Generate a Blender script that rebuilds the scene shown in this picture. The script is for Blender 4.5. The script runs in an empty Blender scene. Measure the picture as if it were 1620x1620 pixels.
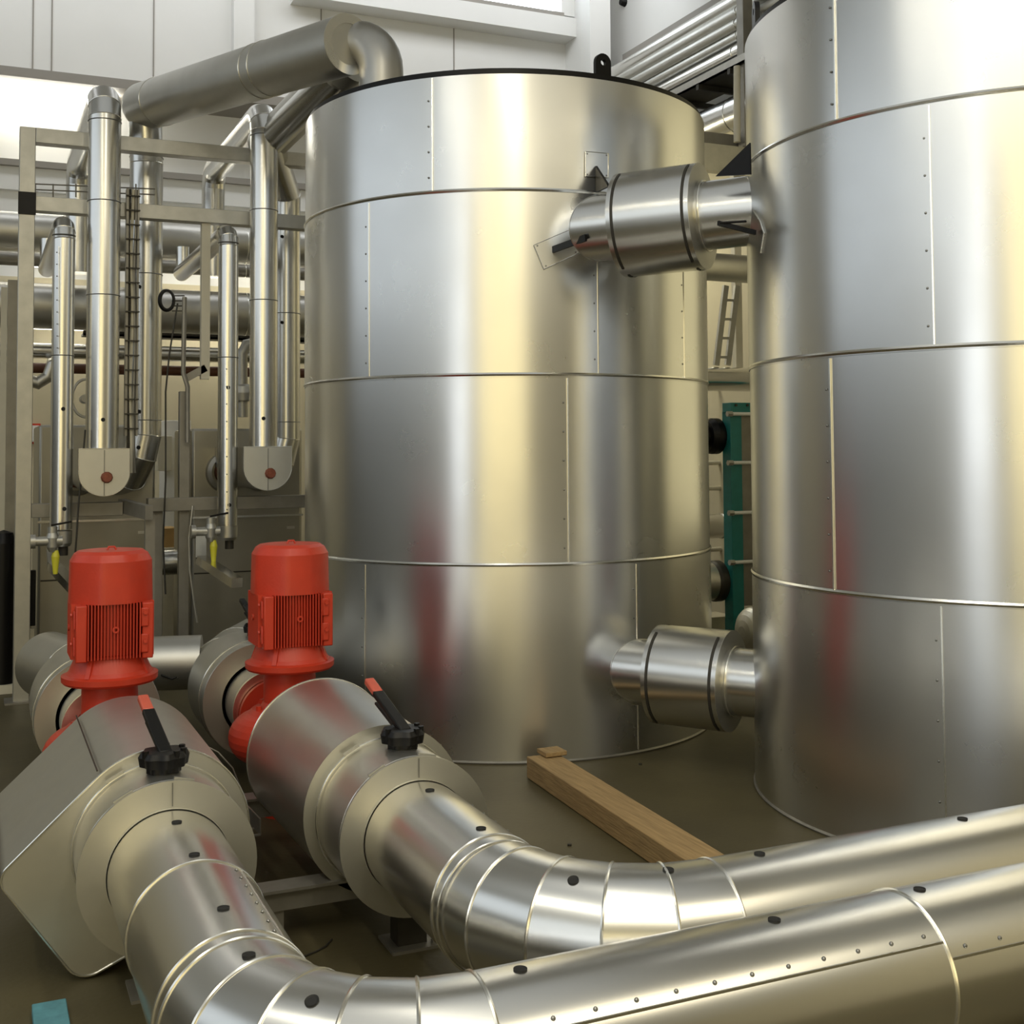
import bpy, math, random
from mathutils import Vector, Matrix
random.seed(4)
S = bpy.context.scene
COL = S.collection
V = Vector
# ------------------------------------------------------------------ camera
FPX, PITCH, ROLL, YP, H, YAW = 1902.9, .0465, -.0065, 621.4, 1.634, math.radians(24)
cd = bpy.data.cameras.new('camera'); cam = bpy.data.objects.new('camera', cd); COL.objects.link(cam)
cd.sensor_width = 36; cd.sensor_fit = 'HORIZONTAL'; cd.lens = FPX/1620*36; cd.shift_y = -(810-YP)/1620
cd.clip_start = .05; cd.clip_end = 100
cam.matrix_world = (Matrix.Translation((0, 0, H)) @ Matrix.Rotation(-YAW, 4, 'Z') @
                    Matrix.Rotation(math.pi/2+PITCH, 4, 'X') @ Matrix.Rotation(ROLL, 4, 'Z'))
S.camera = cam
# ------------------------------------------------------------------ world, lights, exposure
S.view_settings.view_transform = 'Standard'; S.view_settings.look = 'None'
S.view_settings.gamma = 1; S.view_settings.use_curve_mapping = False
S.view_settings.exposure = 0.0
w = bpy.data.worlds.new('world'); S.world = w; w.use_nodes = True
w.node_tree.nodes['Background'].inputs[0].default_value = (.75, .85, 1, 1)
w.node_tree.nodes['Background'].inputs[1].default_value = .15

def area(name, loc, target, sx, sy, power, color, spread=180):
    l = bpy.data.lights.new(name, 'AREA'); l.shape = 'RECTANGLE'; l.size = sx; l.size_y = sy
    l.energy = power; l.color = color; l.spread = math.radians(spread)
    o = bpy.data.objects.new(name, l); COL.objects.link(o); o.location = loc
    o.rotation_euler = (V(target)-V(loc)).to_track_quat('-Z', 'Y').to_euler()
    return o
COOL = (.86, .93, 1.0); WARM = (1.0, .86, .55)
# daylight and lamps of the hall, and added fill lights
area('daylight_left_high', (-6.9, 4.2, 4.9), (0, 4.2, 4.9), 13.5, 3.4, 125, (.80, .90, 1))
area('daylight_left_tall', (-6.9, -2.3, 3.6), (0, -2.3, 3.6), 2.4, 6.2, 110, (.90, .95, 1))
area('lamps_left_warm', (-6.9, -6.9, 3.2), (0, -6.9, 3.2), 2.0, 5.8, 62, (1, .86, .48))
area('lamps_front_warm', (-3.6, -7.85, 3.2), (-3.6, 0, 3.2), 6.2, 5.6, 165, (1, .83, .42))
area('daylight_ceiling', (0, 1, 7.3), (0, 1, 0), 9, 10, 90, COOL)
area('lamps_right_warm', (6.4, 5.2, 3.0), (0, 5.2, 3.0), 3.5, 4.0, 26, (1, .88, .5))
area('fill_back_high', (2.5, 10.2, 7.1), (2.5, 12.2, 5.4), 9, .8, 85, (.95, .97, 1))  # added fill, out of view, that whitens the upper back wall
area('fill_behind_tank', (5.3, 10.6, 4.2), (6.4, 10.0, 1.5), 1.0, .3, 30, (1, .92, .65))  # added fill hidden by the tank, brightens the cream wall in the gap
area('lamps_above_camera', (2.2, -.9, 5.2), (2.2, -.9, 0), 6.5, 2.6, 150, (1, .90, .66))
for k, x in enumerate((-1.6, 1.2)):
    area('tube_lamp_light', (x, 1.2, 5.2), (x, 1.2, 0), .16, 5.0, 60, (1, .95, .8))

# ------------------------------------------------------------------ pixel -> point on a real plane of the hall
_R = V((math.cos(YAW), -math.sin(YAW), 0)); _F = V((math.sin(YAW), math.cos(YAW), 0)); _U = V((0, 0, 1))
_FC = _F*math.cos(PITCH)+_U*math.sin(PITCH); _UC = _U*math.cos(PITCH)-_F*math.sin(PITCH)
def ray(x, y):
    a, b = x-810, y-YP; c, s = math.cos(ROLL), math.sin(ROLL)
    return _R*((a*c+b*s)/FPX) - _UC*((-a*s+b*c)/FPX) + _FC
def at(x, y, ax, val):
    d = ray(x, y); o = V((0, 0, H)); i = 'xyz'.index(ax)
    return o+d*((val-o[i])/d[i])
def far(x, y, D): return V((0, 0, H))+ray(x, y)*D

# ------------------------------------------------------------------ materials
def mat(name, base, rough=.5, metal=0, noise=0, nscale=8, bump=0, bscale=20, aniso=0, emit=None, estr=0,
        stretch=None, dark=None, spec=.5):
    m = bpy.data.materials.new(name); m.use_nodes = True
    nt = m.node_tree; b = nt.nodes['Principled BSDF']
    b.inputs['Base Color'].default_value = (*base, 1); b.inputs['Roughness'].default_value = rough
    b.inputs['Metallic'].default_value = metal; b.inputs['Specular IOR Level'].default_value = spec
    tc = nt.nodes.new('ShaderNodeTexCoord'); src = tc.outputs['Object']
    if stretch:
        mp = nt.nodes.new('ShaderNodeMapping'); mp.inputs['Scale'].default_value = stretch
        nt.links.new(src, mp.inputs[0]); src = mp.outputs[0]
    if noise:
        n = nt.nodes.new('ShaderNodeTexNoise'); n.inputs['Scale'].default_value = nscale
        n.inputs['Detail'].default_value = 5; nt.links.new(src, n.inputs[0])
        r = nt.nodes.new('ShaderNodeMapRange'); nt.links.new(n.outputs[0], r.inputs[0])
        r.inputs[1].default_value = .25; r.inputs[2].default_value = .75
        mx = nt.nodes.new('ShaderNodeMix'); mx.data_type = 'RGBA'
        nt.links.new(r.outputs[0], mx.inputs[0])
        lo = dark if dark else tuple(c*(1-noise) for c in base)
        mx.inputs[6].default_value = (*lo, 1); mx.inputs[7].default_value = (*base, 1)
        nt.links.new(mx.outputs[2], b.inputs['Base Color'])
        r2 = nt.nodes.new('ShaderNodeMapRange'); nt.links.new(n.outputs[0], r2.inputs[0])
        r2.inputs[3].default_value = min(1, rough*1.12); r2.inputs[4].default_value = rough*.9
        nt.links.new(r2.outputs[0], b.inputs['Roughness'])
    if bump:
        n = nt.nodes.new('ShaderNodeTexNoise'); n.inputs['Scale'].default_value = bscale
        n.inputs['Detail'].default_value = 2; nt.links.new(src, n.inputs[0])
        bp = nt.nodes.new('ShaderNodeBump'); bp.inputs['Strength'].default_value = 1
        bp.inputs['Distance'].default_value = bump
        nt.links.new(n.outputs[0], bp.inputs['Height']); nt.links.new(bp.outputs[0], b.inputs['Normal'])
    if aniso:
        t = nt.nodes.new('ShaderNodeTangent'); t.direction_type = 'RADIAL'; t.axis = 'Z'
        b.inputs['Anisotropic'].default_value = aniso; b.inputs['Anisotropic Rotation'].default_value = .25
        nt.links.new(t.outputs[0], b.inputs['Tangent'])
    if emit:
        b.inputs['Emission Color'].default_value = (*emit, 1); b.inputs['Emission Strength'].default_value = estr
    return m
M = {
 'tank': mat('rolled aluminium cladding', (.74, .74, .725), .28, 1, noise=.04, nscale=3, aniso=.45, bump=.0005, bscale=1.6),
 'alu': mat('aluminium jacketing', (.72, .715, .69), .25, 1, noise=.04, nscale=4),
 'casing': mat('aluminium casing sheet', (.66, .65, .61), .36, 1, noise=.06, nscale=6, bump=.0004, bscale=5),
 'alum': mat('matt aluminium jacketing', (.60, .59, .55), .42, 1, noise=.08, nscale=6, bump=.0006, bscale=8),
 'end': mat('aluminium end plate', (.63, .62, .57), .44, 1, noise=.08, nscale=7, bump=.0008, bscale=9),
 'bead': mat('bright aluminium bead', (.86, .85, .80), .25, 1),
 'rivet': mat('grey rivet steel', (.28, .28, .27), .4, 1),
 'steel': mat('grey primed steel', (.30, .285, .25), .45, .6, noise=.2, nscale=10, bump=.0006, bscale=30),
 'galv': mat('galvanised steel', (.50, .49, .45), .42, .8, noise=.15, nscale=14),
 'dark': mat('dark steel', (.06, .055, .045), .5, .5, noise=.3, nscale=12),
 'black': mat('black painted steel', (.006, .0055, .0055), .4, 0, noise=.2, nscale=20, spec=.25),
 'rubber': mat('black rubber plug', (.006, .006, .006), .7),
 'red': mat('red pump enamel', (.56, .045, .018), .42, 0, noise=.12, nscale=14, bump=.0006, bscale=90),
 'grip': mat('red lever grip', (.55, .10, .06), .4, 0, noise=.1, nscale=30),
 'wood': mat('rough sawn timber', (.42, .28, .125), .75, 0, noise=.4, nscale=6, stretch=(14, 1, 14), bump=.002, bscale=10),
 'concrete': mat('olive grey concrete floor', (.098, .082, .040), .5, 0, noise=.35, nscale=1.6, bump=.0008, bscale=40, spec=.35),
 'white': mat('white wall panel', (.80, .80, .78), .6, 0, noise=.04, nscale=2),
 'darkwall': mat('wall darkened for tank reflections', (.26, .27, .27), .6, 0, noise=.1, nscale=2),
 'cream': mat('cream painted wall', (.62, .56, .40), .7, 0, noise=.08, nscale=2),
 'creamsteel': mat('cream painted steel', (.66, .62, .50), .5, 0, noise=.08, nscale=12),
 'teal': mat('teal painted frame', (.015, .20, .19), .4, 0, noise=.2, nscale=12),
 'brown': mat('brown rust primed pipe', (.12, .045, .022), .6, 0, noise=.3, nscale=12),
 'rust': mat('rusty brown plug', (.30, .09, .05), .5, .3, noise=.35, nscale=60),
 'grey': mat('dull grey insulation jacket', (.42, .40, .34), .38, .85, noise=.1, nscale=5, bump=.0015, bscale=4),
 'yellow': mat('yellow plastic', (.62, .58, .04), .4),
 'blue': mat('faded blue plastic', (.10, .30, .36), .55, 0, noise=.3, nscale=30),
 'card': mat('brown cardboard', (.55, .36, .15), .8, 0, noise=.2, nscale=12),
 'ceil': mat('ceiling sheet', (.62, .62, .60), .7, 0, noise=.05, nscale=3),
 'tube': mat('lit fluorescent tube', (1, 1, 1), .4, emit=(1, .97, .86), estr=14),
 'tubedim': mat('lit tube far', (1, 1, 1), .4, emit=(1, .95, .8), estr=13),
 'pane': mat('bright window pane', (.9, .95, 1), .3, emit=(.86, .94, 1), estr=2.2),
 'greytrim': mat('grey wall trim', (.30, .28, .25), .6),  # even grey for panel joints, rails and sill edges
 'bend': mat('matt bent steel pipe', (.50, .49, .46), .4, .9, noise=.1, nscale=8),
 'glass': mat('polished jacket', (.80, .79, .76), .18, 1),
}
# ------------------------------------------------------------------ mesh builder
def frame(d):
    d = d.normalized(); a = V((0, 0, 1)) if abs(d.z) < .95 else V((0, 1, 0))
    e1 = d.cross(a).normalized(); return e1, e1.cross(d).normalized()

class MB:
    def __init__(s): s.v = []; s.f = []; s.sm = []
    def add(s, vs, fs, smooth=True):
        o = len(s.v); s.v += [tuple(x) for x in vs]; s.f += [tuple(i+o for i in f) for f in fs]; s.sm += [smooth]*len(fs)
    def box(s, lo, hi, M4=None, bevel=0):
        x0, y0, z0 = lo; x1, y1, z1 = hi
        vs = [V(p) for p in ((x0,y0,z0),(x1,y0,z0),(x1,y1,z0),(x0,y1,z0),(x0,y0,z1),(x1,y0,z1),(x1,y1,z1),(x0,y1,z1))]
        if M4: vs = [M4 @ p for p in vs]
        s.add(vs, [(0,3,2,1),(4,5,6,7),(0,1,5,4),(1,2,6,5),(2,3,7,6),(3,0,4,7)], False); return s
    def beam(s, a, b, w, h, up=V((0,0,1))):
        a, b = V(a), V(b); d = (b-a).normalized(); e1 = d.cross(up)
        if e1.length < .01: e1 = d.cross(V((0,1,0)))
        e1.normalize(); e2 = e1.cross(d)
        vs = [p+e1*(i*w/2)+e2*(j*h/2) for p in (a, b) for i, j in ((-1,-1),(1,-1),(1,1),(-1,1))]
        s.add(vs, [(0,3,2,1),(4,5,6,7),(0,1,5,4),(1,2,6,5),(2,3,7,6),(3,0,4,7)], False); return s
    def lathe(s, o, d, prof, n=48, shape=None, split=True):
        """prof: (t, r) pairs along axis d; hard edges between pairs"""
        o = V(o); d = V(d).normalized(); e1, e2 = frame(d)
        def ring(t, r):
            out = []
            for k in range(n):
                a = 2*math.pi*k/n; q = r*(shape(a) if shape else 1)
                out.append(o+d*t+e1*(q*math.cos(a))+e2*(q*math.sin(a)))
            return out
        for (t0, r0), (t1, r1) in zip(prof[:-1], prof[1:]):
            A, B = ring(t0, max(r0, 1e-4)), ring(t1, max(r1, 1e-4))
            s.add(A+B, [(k, k+n, (k+1) % n+n, (k+1) % n) for k in range(n)])
        return s
    def tube(s, pts, r, n=40, caps=True, hard=True):
        P = [V(p) for p in pts]; dirs = [(b-a).normalized() for a, b in zip(P[:-1], P[1:])]
        e1, e2 = frame(dirs[0]); rings = []
        prev = dirs[0]
        seg = []
        for i, d in enumerate(dirs):
            if i:
                q = prev.rotation_difference(d); e1 = q @ e1; e2 = q @ e2
            n0 = (dirs[i-1]+d) if i else d; n1 = (d+dirs[i+1]) if i < len(dirs)-1 else d
            A = []; B = []
            for k in range(n):
                a = 2*math.pi*k/n; c = e1*(r*math.cos(a))+e2*(r*math.sin(a))
                A.append(P[i]+c-d*(c.dot(n0)/d.dot(n0))); B.append(P[i+1]+c-d*(c.dot(n1)/d.dot(n1)))
            seg.append((A, B)); prev = d
        fs = [(k, (k+1) % n, (k+1) % n+n, k+n) for k in range(n)]
        if hard:
            for A, B in seg: s.add(A+B, fs)
        else:
            vs = list(seg[0][0]); F = []
            for i, (A, B) in enumerate(seg):
                vs += B; F += [tuple(j+i*n for j in f) for f in fs]
            s.add(vs, F)
        if caps:
            s.add(seg[0][0], [tuple(range(n-1, -1, -1))], False); s.add(seg[-1][1], [tuple(range(n))], False)
        s.rings = [seg[0][0]]+[B for A, B in seg]
        return s
    def loop(s, ring, rad, n=6):
        """bead around a closed ring of points"""
        c = sum(ring, V())/len(ring); N = len(ring); vs = []
        for i, p in enumerate(ring):
            t = (ring[(i+1) % N]-ring[i-1]).normalized(); o = (p-c); o = (o-t*o.dot(t)).normalized(); b = t.cross(o)
            for k in range(n):
                a = 2*math.pi*k/n; vs.append(p+o*(rad*math.cos(a))+b*(rad*math.sin(a)))
        s.add(vs, [(i*n+k, i*n+(k+1) % n, ((i+1) % N)*n+(k+1) % n, ((i+1) % N)*n+k) for i in range(N) for k in range(n)])
        return s
    def wire(s, pts, r, n=8): return s.tube(pts, r, n, True, False)
    def dome(s, c, d, r, h=None, n=12, m=4):
        h = h or r; d = V(d).normalized()
        prof = [(h*math.sin(math.pi/2*i/m), r*math.cos(math.pi/2*i/m)) for i in range(m+1)]
        return s.lathe(c, d, prof, n)
    def disc(s, c, d, r, n=24, t=.002): return s.lathe(c, d, [(0, r), (t, r), (t, 0)], n)
    def prism(s, poly, axis_pt, ex, ey, ez, t0, t1, smooth=False):
        """poly of (a,b) in ex/ey, extruded along ez from t0 to t1"""
        o = V(axis_pt); A = [o+ex*a+ey*b+ez*t0 for a, b in poly]; B = [o+ex*a+ey*b+ez*t1 for a, b in poly]; n = len(poly)
        s.add(A+B, [(k, (k+1) % n, (k+1) % n+n, k+n) for k in range(n)], smooth)
        s.add(A, [tuple(range(n-1, -1, -1))], False); s.add(B, [tuple(range(n))], False); return s
    def build(s, name, m, parent=None, loc=None, bevel=0, label=None):
        base = V(parent['_o']) if parent is not None and '_o' in parent else V((0, 0, 0))
        own = V(loc) if loc is not None else base
        me = bpy.data.meshes.new(name)
        me.from_pydata([tuple(V(p)-own) for p in s.v], [], s.f)
        me.polygons.foreach_set('use_smooth', s.sm); me.materials.append(M[m] if isinstance(m, str) else m)
        bmx = __import__('bmesh').new(); bmx.from_mesh(me); __import__('bmesh').ops.recalc_face_normals(bmx, faces=bmx.faces); bmx.to_mesh(me); bmx.free()
        me.set_sharp_from_angle(angle=math.radians(42))
        o = bpy.data.objects.new(name, me); COL.objects.link(o)
        if parent is not None: o.parent = parent; o.location = own-base
        else: o.location = own
        o['_o'] = tuple(own)
        if label: o['label'] = label
        if bevel:
            b = o.modifiers.new('bevel', 'BEVEL'); b.width = bevel; b.segments = 2; b.limit_method = 'ANGLE'; b.harden_normals = False
        return o
def thing(name, label, cat, loc, group=None):
    o = bpy.data.objects.new(name, None); COL.objects.link(o); o.location = loc; o.empty_display_size = .1
    o['label'] = label; o['category'] = cat; o['_o'] = tuple(V(loc))
    if group: o['group'] = group
    return o
def tag(o, label, cat, group=None):
    o['label'] = label; o['category'] = cat
    if group: o['group'] = group
    return o
def struct(name, mb, m):
    o = mb.build(name, m); o['kind'] = 'structure'; return o
def arc(p0, c, p1, rad, n):
    """lobster-back bend: straight p0..c..p1 with n joints around corner c"""
    p0, c, p1 = V(p0), V(c), V(p1); a = (p0-c).normalized(); b = (p1-c).normalized()
    th = math.acos(max(-1, min(1, a.dot(b)))); phi = math.pi-th; tl = rad*math.tan(phi/2)
    s0 = c+a*tl; ctr = c+(a+b).normalized()*(rad/math.sin(th/2)); r0 = s0-ctr; ax = (s0-ctr).cross((c+b*tl)-ctr).normalized()
    k = phi/(n-1) if n > 1 else phi
    return [ctr+Matrix.Rotation(phi*i/(n-1), 3, ax) @ r0 for i in range(n)]
def plug(parent, p, nrm, r=.0145):
    MB().lathe(V(p)-V(nrm).normalized()*.004, nrm, [(0, r), (.007, r), (.005, r*.75), (.005, 0)], 18).build('plug', 'rubber', parent)
def beads(parent, mb, idx, rad=.004):
    for i in idx: MB().loop(mb.rings[i], rad).build('band', 'bead', parent)
def rivets(mb, a, b, n, nrm, r=.005):
    a, b = V(a), V(b)
    for i in range(n): mb.dome(a.lerp(b, (i+.5)/n), nrm, r, r*.7, 8, 2)

# ================================================================== THE HALL
UL, UR, VF, VB, ZC = -7.0, 6.55, -8.0, 12.6, 7.5
struct('floor', MB().box((UL, VF, -.1), (UR, VB, 0)), 'concrete')
struct('ceiling', MB().box((UL, VF, ZC), (UR, VB, ZC+.1)), 'ceil')
struct('wall_left', MB().box((UL-.15, VF, 0), (UL, VB, 2.9)), 'darkwall')  # lower wall darkened in its colour to deepen the tank reflections
struct('wall_left', MB().box((UL-.15, VF, 2.9), (UL, VB, ZC)), 'white')
struct('wall_front', MB().box((UL, VF-.15, 0), (UR, VF, ZC)), 'cream')
struct('wall_right', MB().box((UR, VF, 0), (UR+.15, VB, 4.6)), 'cream')
struct('wall_right', MB().box((UR, VF, 4.6), (UR+.15, VB, ZC)), 'white')
struct('wall_back', MB().box((UL, VB, 0), (UR, VB+.15, ZC)), 'cream')
# upper white cladding of the back wall, its panel joints and bottom rail
zb = 5.12; vb = 12.0
struct('trim_1', MB().box((UL, vb, zb+.09), (UR, VB, ZC)), 'white')
struct('trim_2', MB().box((UL, vb-.06, zb), (UR, VB, zb+.09)), 'greytrim')
for k, x in enumerate((52, 82, 243, 508, 718)):
    p = at(x, 60, 'y', vb-.004); struct('trim_%d' % (k+3), MB().box((p.x-.006, vb-.008, zb+.1), (p.x+.006, vb, ZC)), 'greytrim')
struct('trim_8', MB().box((UL, VB-.3, 0.0), (UR, VB, 3.3)), 'cream')
struct('trim_17', MB().box((UL, VB-.3, 3.3), (UR, VB, 4.12)), 'white')
struct('trim_18', MB().box((UL, VB-.04, 4.4), (UR, VB, 5.2)), 'white')
struct('trim_9', MB().box((UL, VB-.36, 4.12), (UR, VB, 4.34)), 'white')
struct('trim_10', MB().box((UL, VB-.42, 4.34), (UR, VB, 4.40)), 'greytrim')
a = at(372, 20, 'y', 11.8); b = at(400, 20, 'y', 11.8)
# white pilaster and the sloping-looking high window above
struct('trim_11', MB().box((a.x, 11.86, zb+.09), (b.x+.03, vb, ZC)), 'white')
a = at(640, 0, 'y', 11.9); b = at(880, 30, 'y', 11.9)
struct('window_1', MB().box((a.x, 11.93, b.z), (b.x, 11.97, ZC)), 'pane')
struct('trim_12', MB().box((a.x-1.2, 11.72, b.z-.24), (b.x+.16, 12.0, b.z-.03)), 'white')
struct('trim_13', MB().box((a.x-1.2, 11.74, b.z-.03), (b.x+.02, 12.0, b.z+.02)), 'greytrim')
struct('trim_14', MB().box((b.x, 11.76, b.z), (b.x+.16, 12.0, ZC)), 'white')
a = at(920, 60, 'y', 11.6); b = at(952, 60, 'y', 11.6)
struct('trim_15', MB().box((a.x, 11.4, 0), (b.x, 12.0, ZC)), 'white')

# ================================================================== THE TWO STORAGE TANKS
ZR = [3.63, 2.995, 2.013, 1.015, 0.0]
def cyl_hit(x, y, C, R):
    d = ray(x, y); ox, oy = -C[0], -C[1]
    a = d.x*d.x+d.y*d.y; b = 2*(d.x*ox+d.y*oy); c = ox*ox+oy*oy-R*R
    t = (-b-math.sqrt(b*b-4*a*c))/2/a
    return V((0, 0, H))+d*t
def tank(label, C, R, seams, ymid, extra):
    t = thing('storage_tank', label, 'tank', (C[0], C[1], 0), 'insulated storage tanks')
    for i in range(4):
        z1, z0 = ZR[i], ZR[i+1]
        c = MB().lathe((C[0], C[1], 0), (0, 0, 1), [(z0, R-.004*(0 if i % 2 else 1)), (z1, R-.004*(0 if i % 2 else 1))], 160).build('cladding_course', 'tank', t)
        mb = MB().lathe((C[0], C[1], 0), (0, 0, 1), [(z0+.004, R), (z0+.013, R+.006), (z0+.022, R)], 160)
        mb.build('swage_bead', 'bead', t) if i < 3 else MB().lathe((C[0], C[1], 0), (0, 0, 1), [(0, R+.004), (.008, R+.008), (.016, R)], 160).build('base_bead', 'steel', t)
        angs = []
        for x in seams[i]:
            p = cyl_hit(x, ymid[i], C, R); angs.append(math.atan2(p.y-C[1], p.x-C[0]))
        angs += extra[i]
        for a in angs:
            er = V((math.cos(a), math.sin(a), 0)); et = V((-math.sin(a), math.cos(a), 0)); o = V((C[0], C[1], 0))+er*(R-.003)
            s = MB().prism([(0, 0), (.006, 0), (.006, .0055), (0, .0065)], o, et, er, V((0, 0, 1)), z0+.02, z1-.006)
            n = max(4, int((z1-z0)/.15))
            rv = MB()
            for k in range(n):
                p = o+et*(-.02)+er*.003+V((0, 0, z0+.05+(z1-z0-.08)*(k+.3)/n)); rv.dome(p, er, .0055, .004, 8, 2)
            sm = s.build('lap_seam', 'bead', t); rv.build('rivet_row', 'rivet', sm)
    lid = MB().lathe((C[0], C[1], 0), (0, 0, 1), [(3.60, R-.02), (3.665, R-.02), (3.665, R-.07), (3.64, R-.07), (3.66, .4), (3.66, 0)], 120)
    lid.build('lid', 'black', t)
    return t
C1, C2, R1, R2 = (3.047, 6.928), (4.529, 4.262), 1.255, 1.248
YM = [210, 450, 750, 1050]
t1 = tank('tall aluminium clad tank in the middle with black rim and lifting eye', C1, R1,
          [[683], [583, 945, 1081], [898], [577, 1008]], YM, [[.6], [1.9], [.2, 2.4], [1.5]])
t2 = tank('tall aluminium clad tank at the right, cut off by the picture edge', C2, R2,
          [[1322], [1475], [1315], [1490]], YM, [[-.9, 1.2], [.2, 1.8], [-.7, 1.0], [-.6, 2.0]])
def lug(t, p, ang):
    ex = V((math.cos(ang), math.sin(ang), 0)); ez = V((-math.sin(ang), math.cos(ang), 0)); ey = V((0, 0, 1))
    out = [(-.055, 0), (.055, 0)]+[(.05*math.cos(a), .085+.042*math.sin(a)) for a in [math.pi*k/14 for k in range(15)]]
    hole = [(.017*math.cos(a), .078+.017*math.sin(a)) for a in [2*math.pi*k/20 for k in range(20)]]
    mb = MB(); n = len(hole)
    # outer resampled to 20 points so plate and hole can be bridged
    oo = []
    for k in range(20):
        a = 2*math.pi*k/20; dx, dy = math.cos(a), math.sin(a)
        rr = .05 if dy > 0 else min(.05/max(1e-3, abs(dx)), .078/max(1e-3, -dy))
        oo.append((dx*rr, .078+dy*rr))
    for t0 in (-.012, .012):
        vs = [V(p)+ex*a+ey*b+ez*t0 for a, b in oo+hole]
        mb.add(vs, [(k, (k+1) % 20, (k+1) % 20+20, k+20) for k in range(20)], False)
    for L in (oo, hole):
        vs = [V(p)+ex*a+ey*b+ez*tt for tt in (-.012, .012) for a, b in L]
        mb.add(vs, [(k, (k+1) % 20, (k+1) % 20+20, k+20) for k in range(20)], False)
    mb.build('lifting_eye', 'black', t)
lug(t1, (3.10, 5.72, 3.66), .1); lug(t1, (2.3, 7.9, 3.66), -.9); lug(t2, (3.42, 4.75, 3.66), 1.1)

# patch plates and brackets at the pipe nozzles
def patch(t, C, R, pxs, y0, m='tank', name='patch_plate'):
    """small plate wrapped on the shell; pxs: four pixel corners"""
    P = [cyl_hit(x, y, C, R+.004) for x, y in pxs]; mb = MB(); vs = []; nU = 6
    for i in range(nU+1):
        for a, b in ((P[0], P[1]), (P[3], P[2])):
            q = a.lerp(b, i/nU); d = V((q.x-C[0], q.y-C[1], 0)); d.normalize(); vs.append(V((C[0], C[1], q.z))+d*(R+.006))
    mb.add(vs, [(2*i, 2*i+2, 2*i+3, 2*i+1) for i in range(nU)])
    inn = [V((p.x-(p.x-C[0])*.006/R, p.y-(p.y-C[1])*.006/R, p.z)) for p in vs]
    for loop_ in ([2*i for i in range(nU+1)], [2*i+1 for i in range(nU+1)], [0, 1], [2*nU, 2*nU+1]):
        k = len(loop_); mb.add([vs[i] for i in loop_]+[inn[i] for i in loop_], [(i, i+1, i+1+k, i+k) for i in range(k-1)], False)
    o = mb.build(name, m, t)
    ring_ = [vs[2*i] for i in range(nU+1)]+[vs[2*i+1] for i in range(nU, -1, -1)]; MB().wire(ring_+[ring_[0]], .0025, 6).build('edge', 'bead', o)
    rv = MB()
    for p in P:
        c = sum(P, V())/4; q = p.lerp(c, .16); d = V((q.x-C[0], q.y-C[1], 0)).normalized(); rv.dome(V((C[0], C[1], q.z))+d*(R+.006), d, .005, .004, 8, 2)
    rv.build('screw', 'rivet', o)
patch(t1, C1, R1, [(926, 240), (962, 243), (962, 281), (926, 279)], 0)
patch(t1, C1, R1, [(844, 388), (905, 362), (916, 400), (860, 426)], 0)
# ================================================================== pipes between the tanks
def crossover(label, A, B, nz1, r, rj, s0, s1, group):
    """run A->B between tanks, elbow from tank 1 point nz1; valve jacket between fractions s0..s1"""
    A, B, N = V(A), V(B), V(nz1); d = (B-A).normalized()
    t = thing('insulated_crossover_pipe', label, 'pipe', A.lerp(B, .5), group)
    mb = MB().tube([N, A, A.lerp(B, s0)], r, 48, False); mb.build('elbow_cladding', 'alu', t)
    beads(t, mb, [1], .003)
    L = (B-A).length; q0, q1 = A+d*(L*s0), A+d*(L*s1); JL = (q1-q0).length
    MB().lathe(q0, d, [(.0, r), (-.03, r+.012), (-.001, r+.014), (0, rj-.012), (0, rj), (JL, rj)], 64).build('valve_jacket', 'alu', t)
    MB().lathe(q1, d, [(0, rj), (.002, rj), (.002, r*.9)], 64).build('end_plate', 'alum', t)
    for q in (.03, JL-.03):
        e1, e2 = frame(d)
        for k0, k1 in ((0, 4), (6, 11), (13, 17), (18, 22)):
            vs = []; mb = MB(); nk = (k1-k0)*2
            for i in range(nk+1):
                a = 2*math.pi*(k0+i/2)/22
                for tt, rr in ((q-.007, rj+.003), (q+.007, rj+.003)): vs.append(q0+d*tt+e1*rr*math.cos(a)+e2*rr*math.sin(a))
            mb.add(vs, [(2*i, 2*i+1, 2*i+3, 2*i+2) for i in range(nk)])
            mb.build('tension_strap', 'dark', t)
    MB().tube([q1, B], r, 48, False).build('stub_cladding', 'alu', t)
    MB().loop(MB().tube([q1+d*.02, B], r+.004, 48, False).rings[0], .005).build('band', 'bead', t)
    e1, e2 = frame(d)
    MB().beam(q0+d*.03+e2*(rj+.001)*-.3-e1*0, q1-d*.03+e2*(rj+.001)*-.3, .004, .004).build('clip', 'dark', t)
    return t, d
A = far(953, 361, 6.28); B = far(1225, 329, 5.90)
def inward(A, C, R):
    v = V((C[0]-A.x, C[1]-A.y, 0)).normalized(); return V((C[0], C[1], A.z))-v*(R-.08)
N = far(950, 365, 6.80)
crossover('large insulated crossover pipe with valve jacket high between the two tanks', A, B, N, .172, .268, .13, .60, 'crossover pipes between the tanks')
A = far(1016, 1063, 6.26); B = far(1235, 1085, 5.90)
N = far(1011, 1060, 6.75)
crossover('insulated crossover pipe with valve jacket low down between the two tanks', A, B, N, .166, .250, .13, .66, 'crossover pipes between the tanks')
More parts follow.
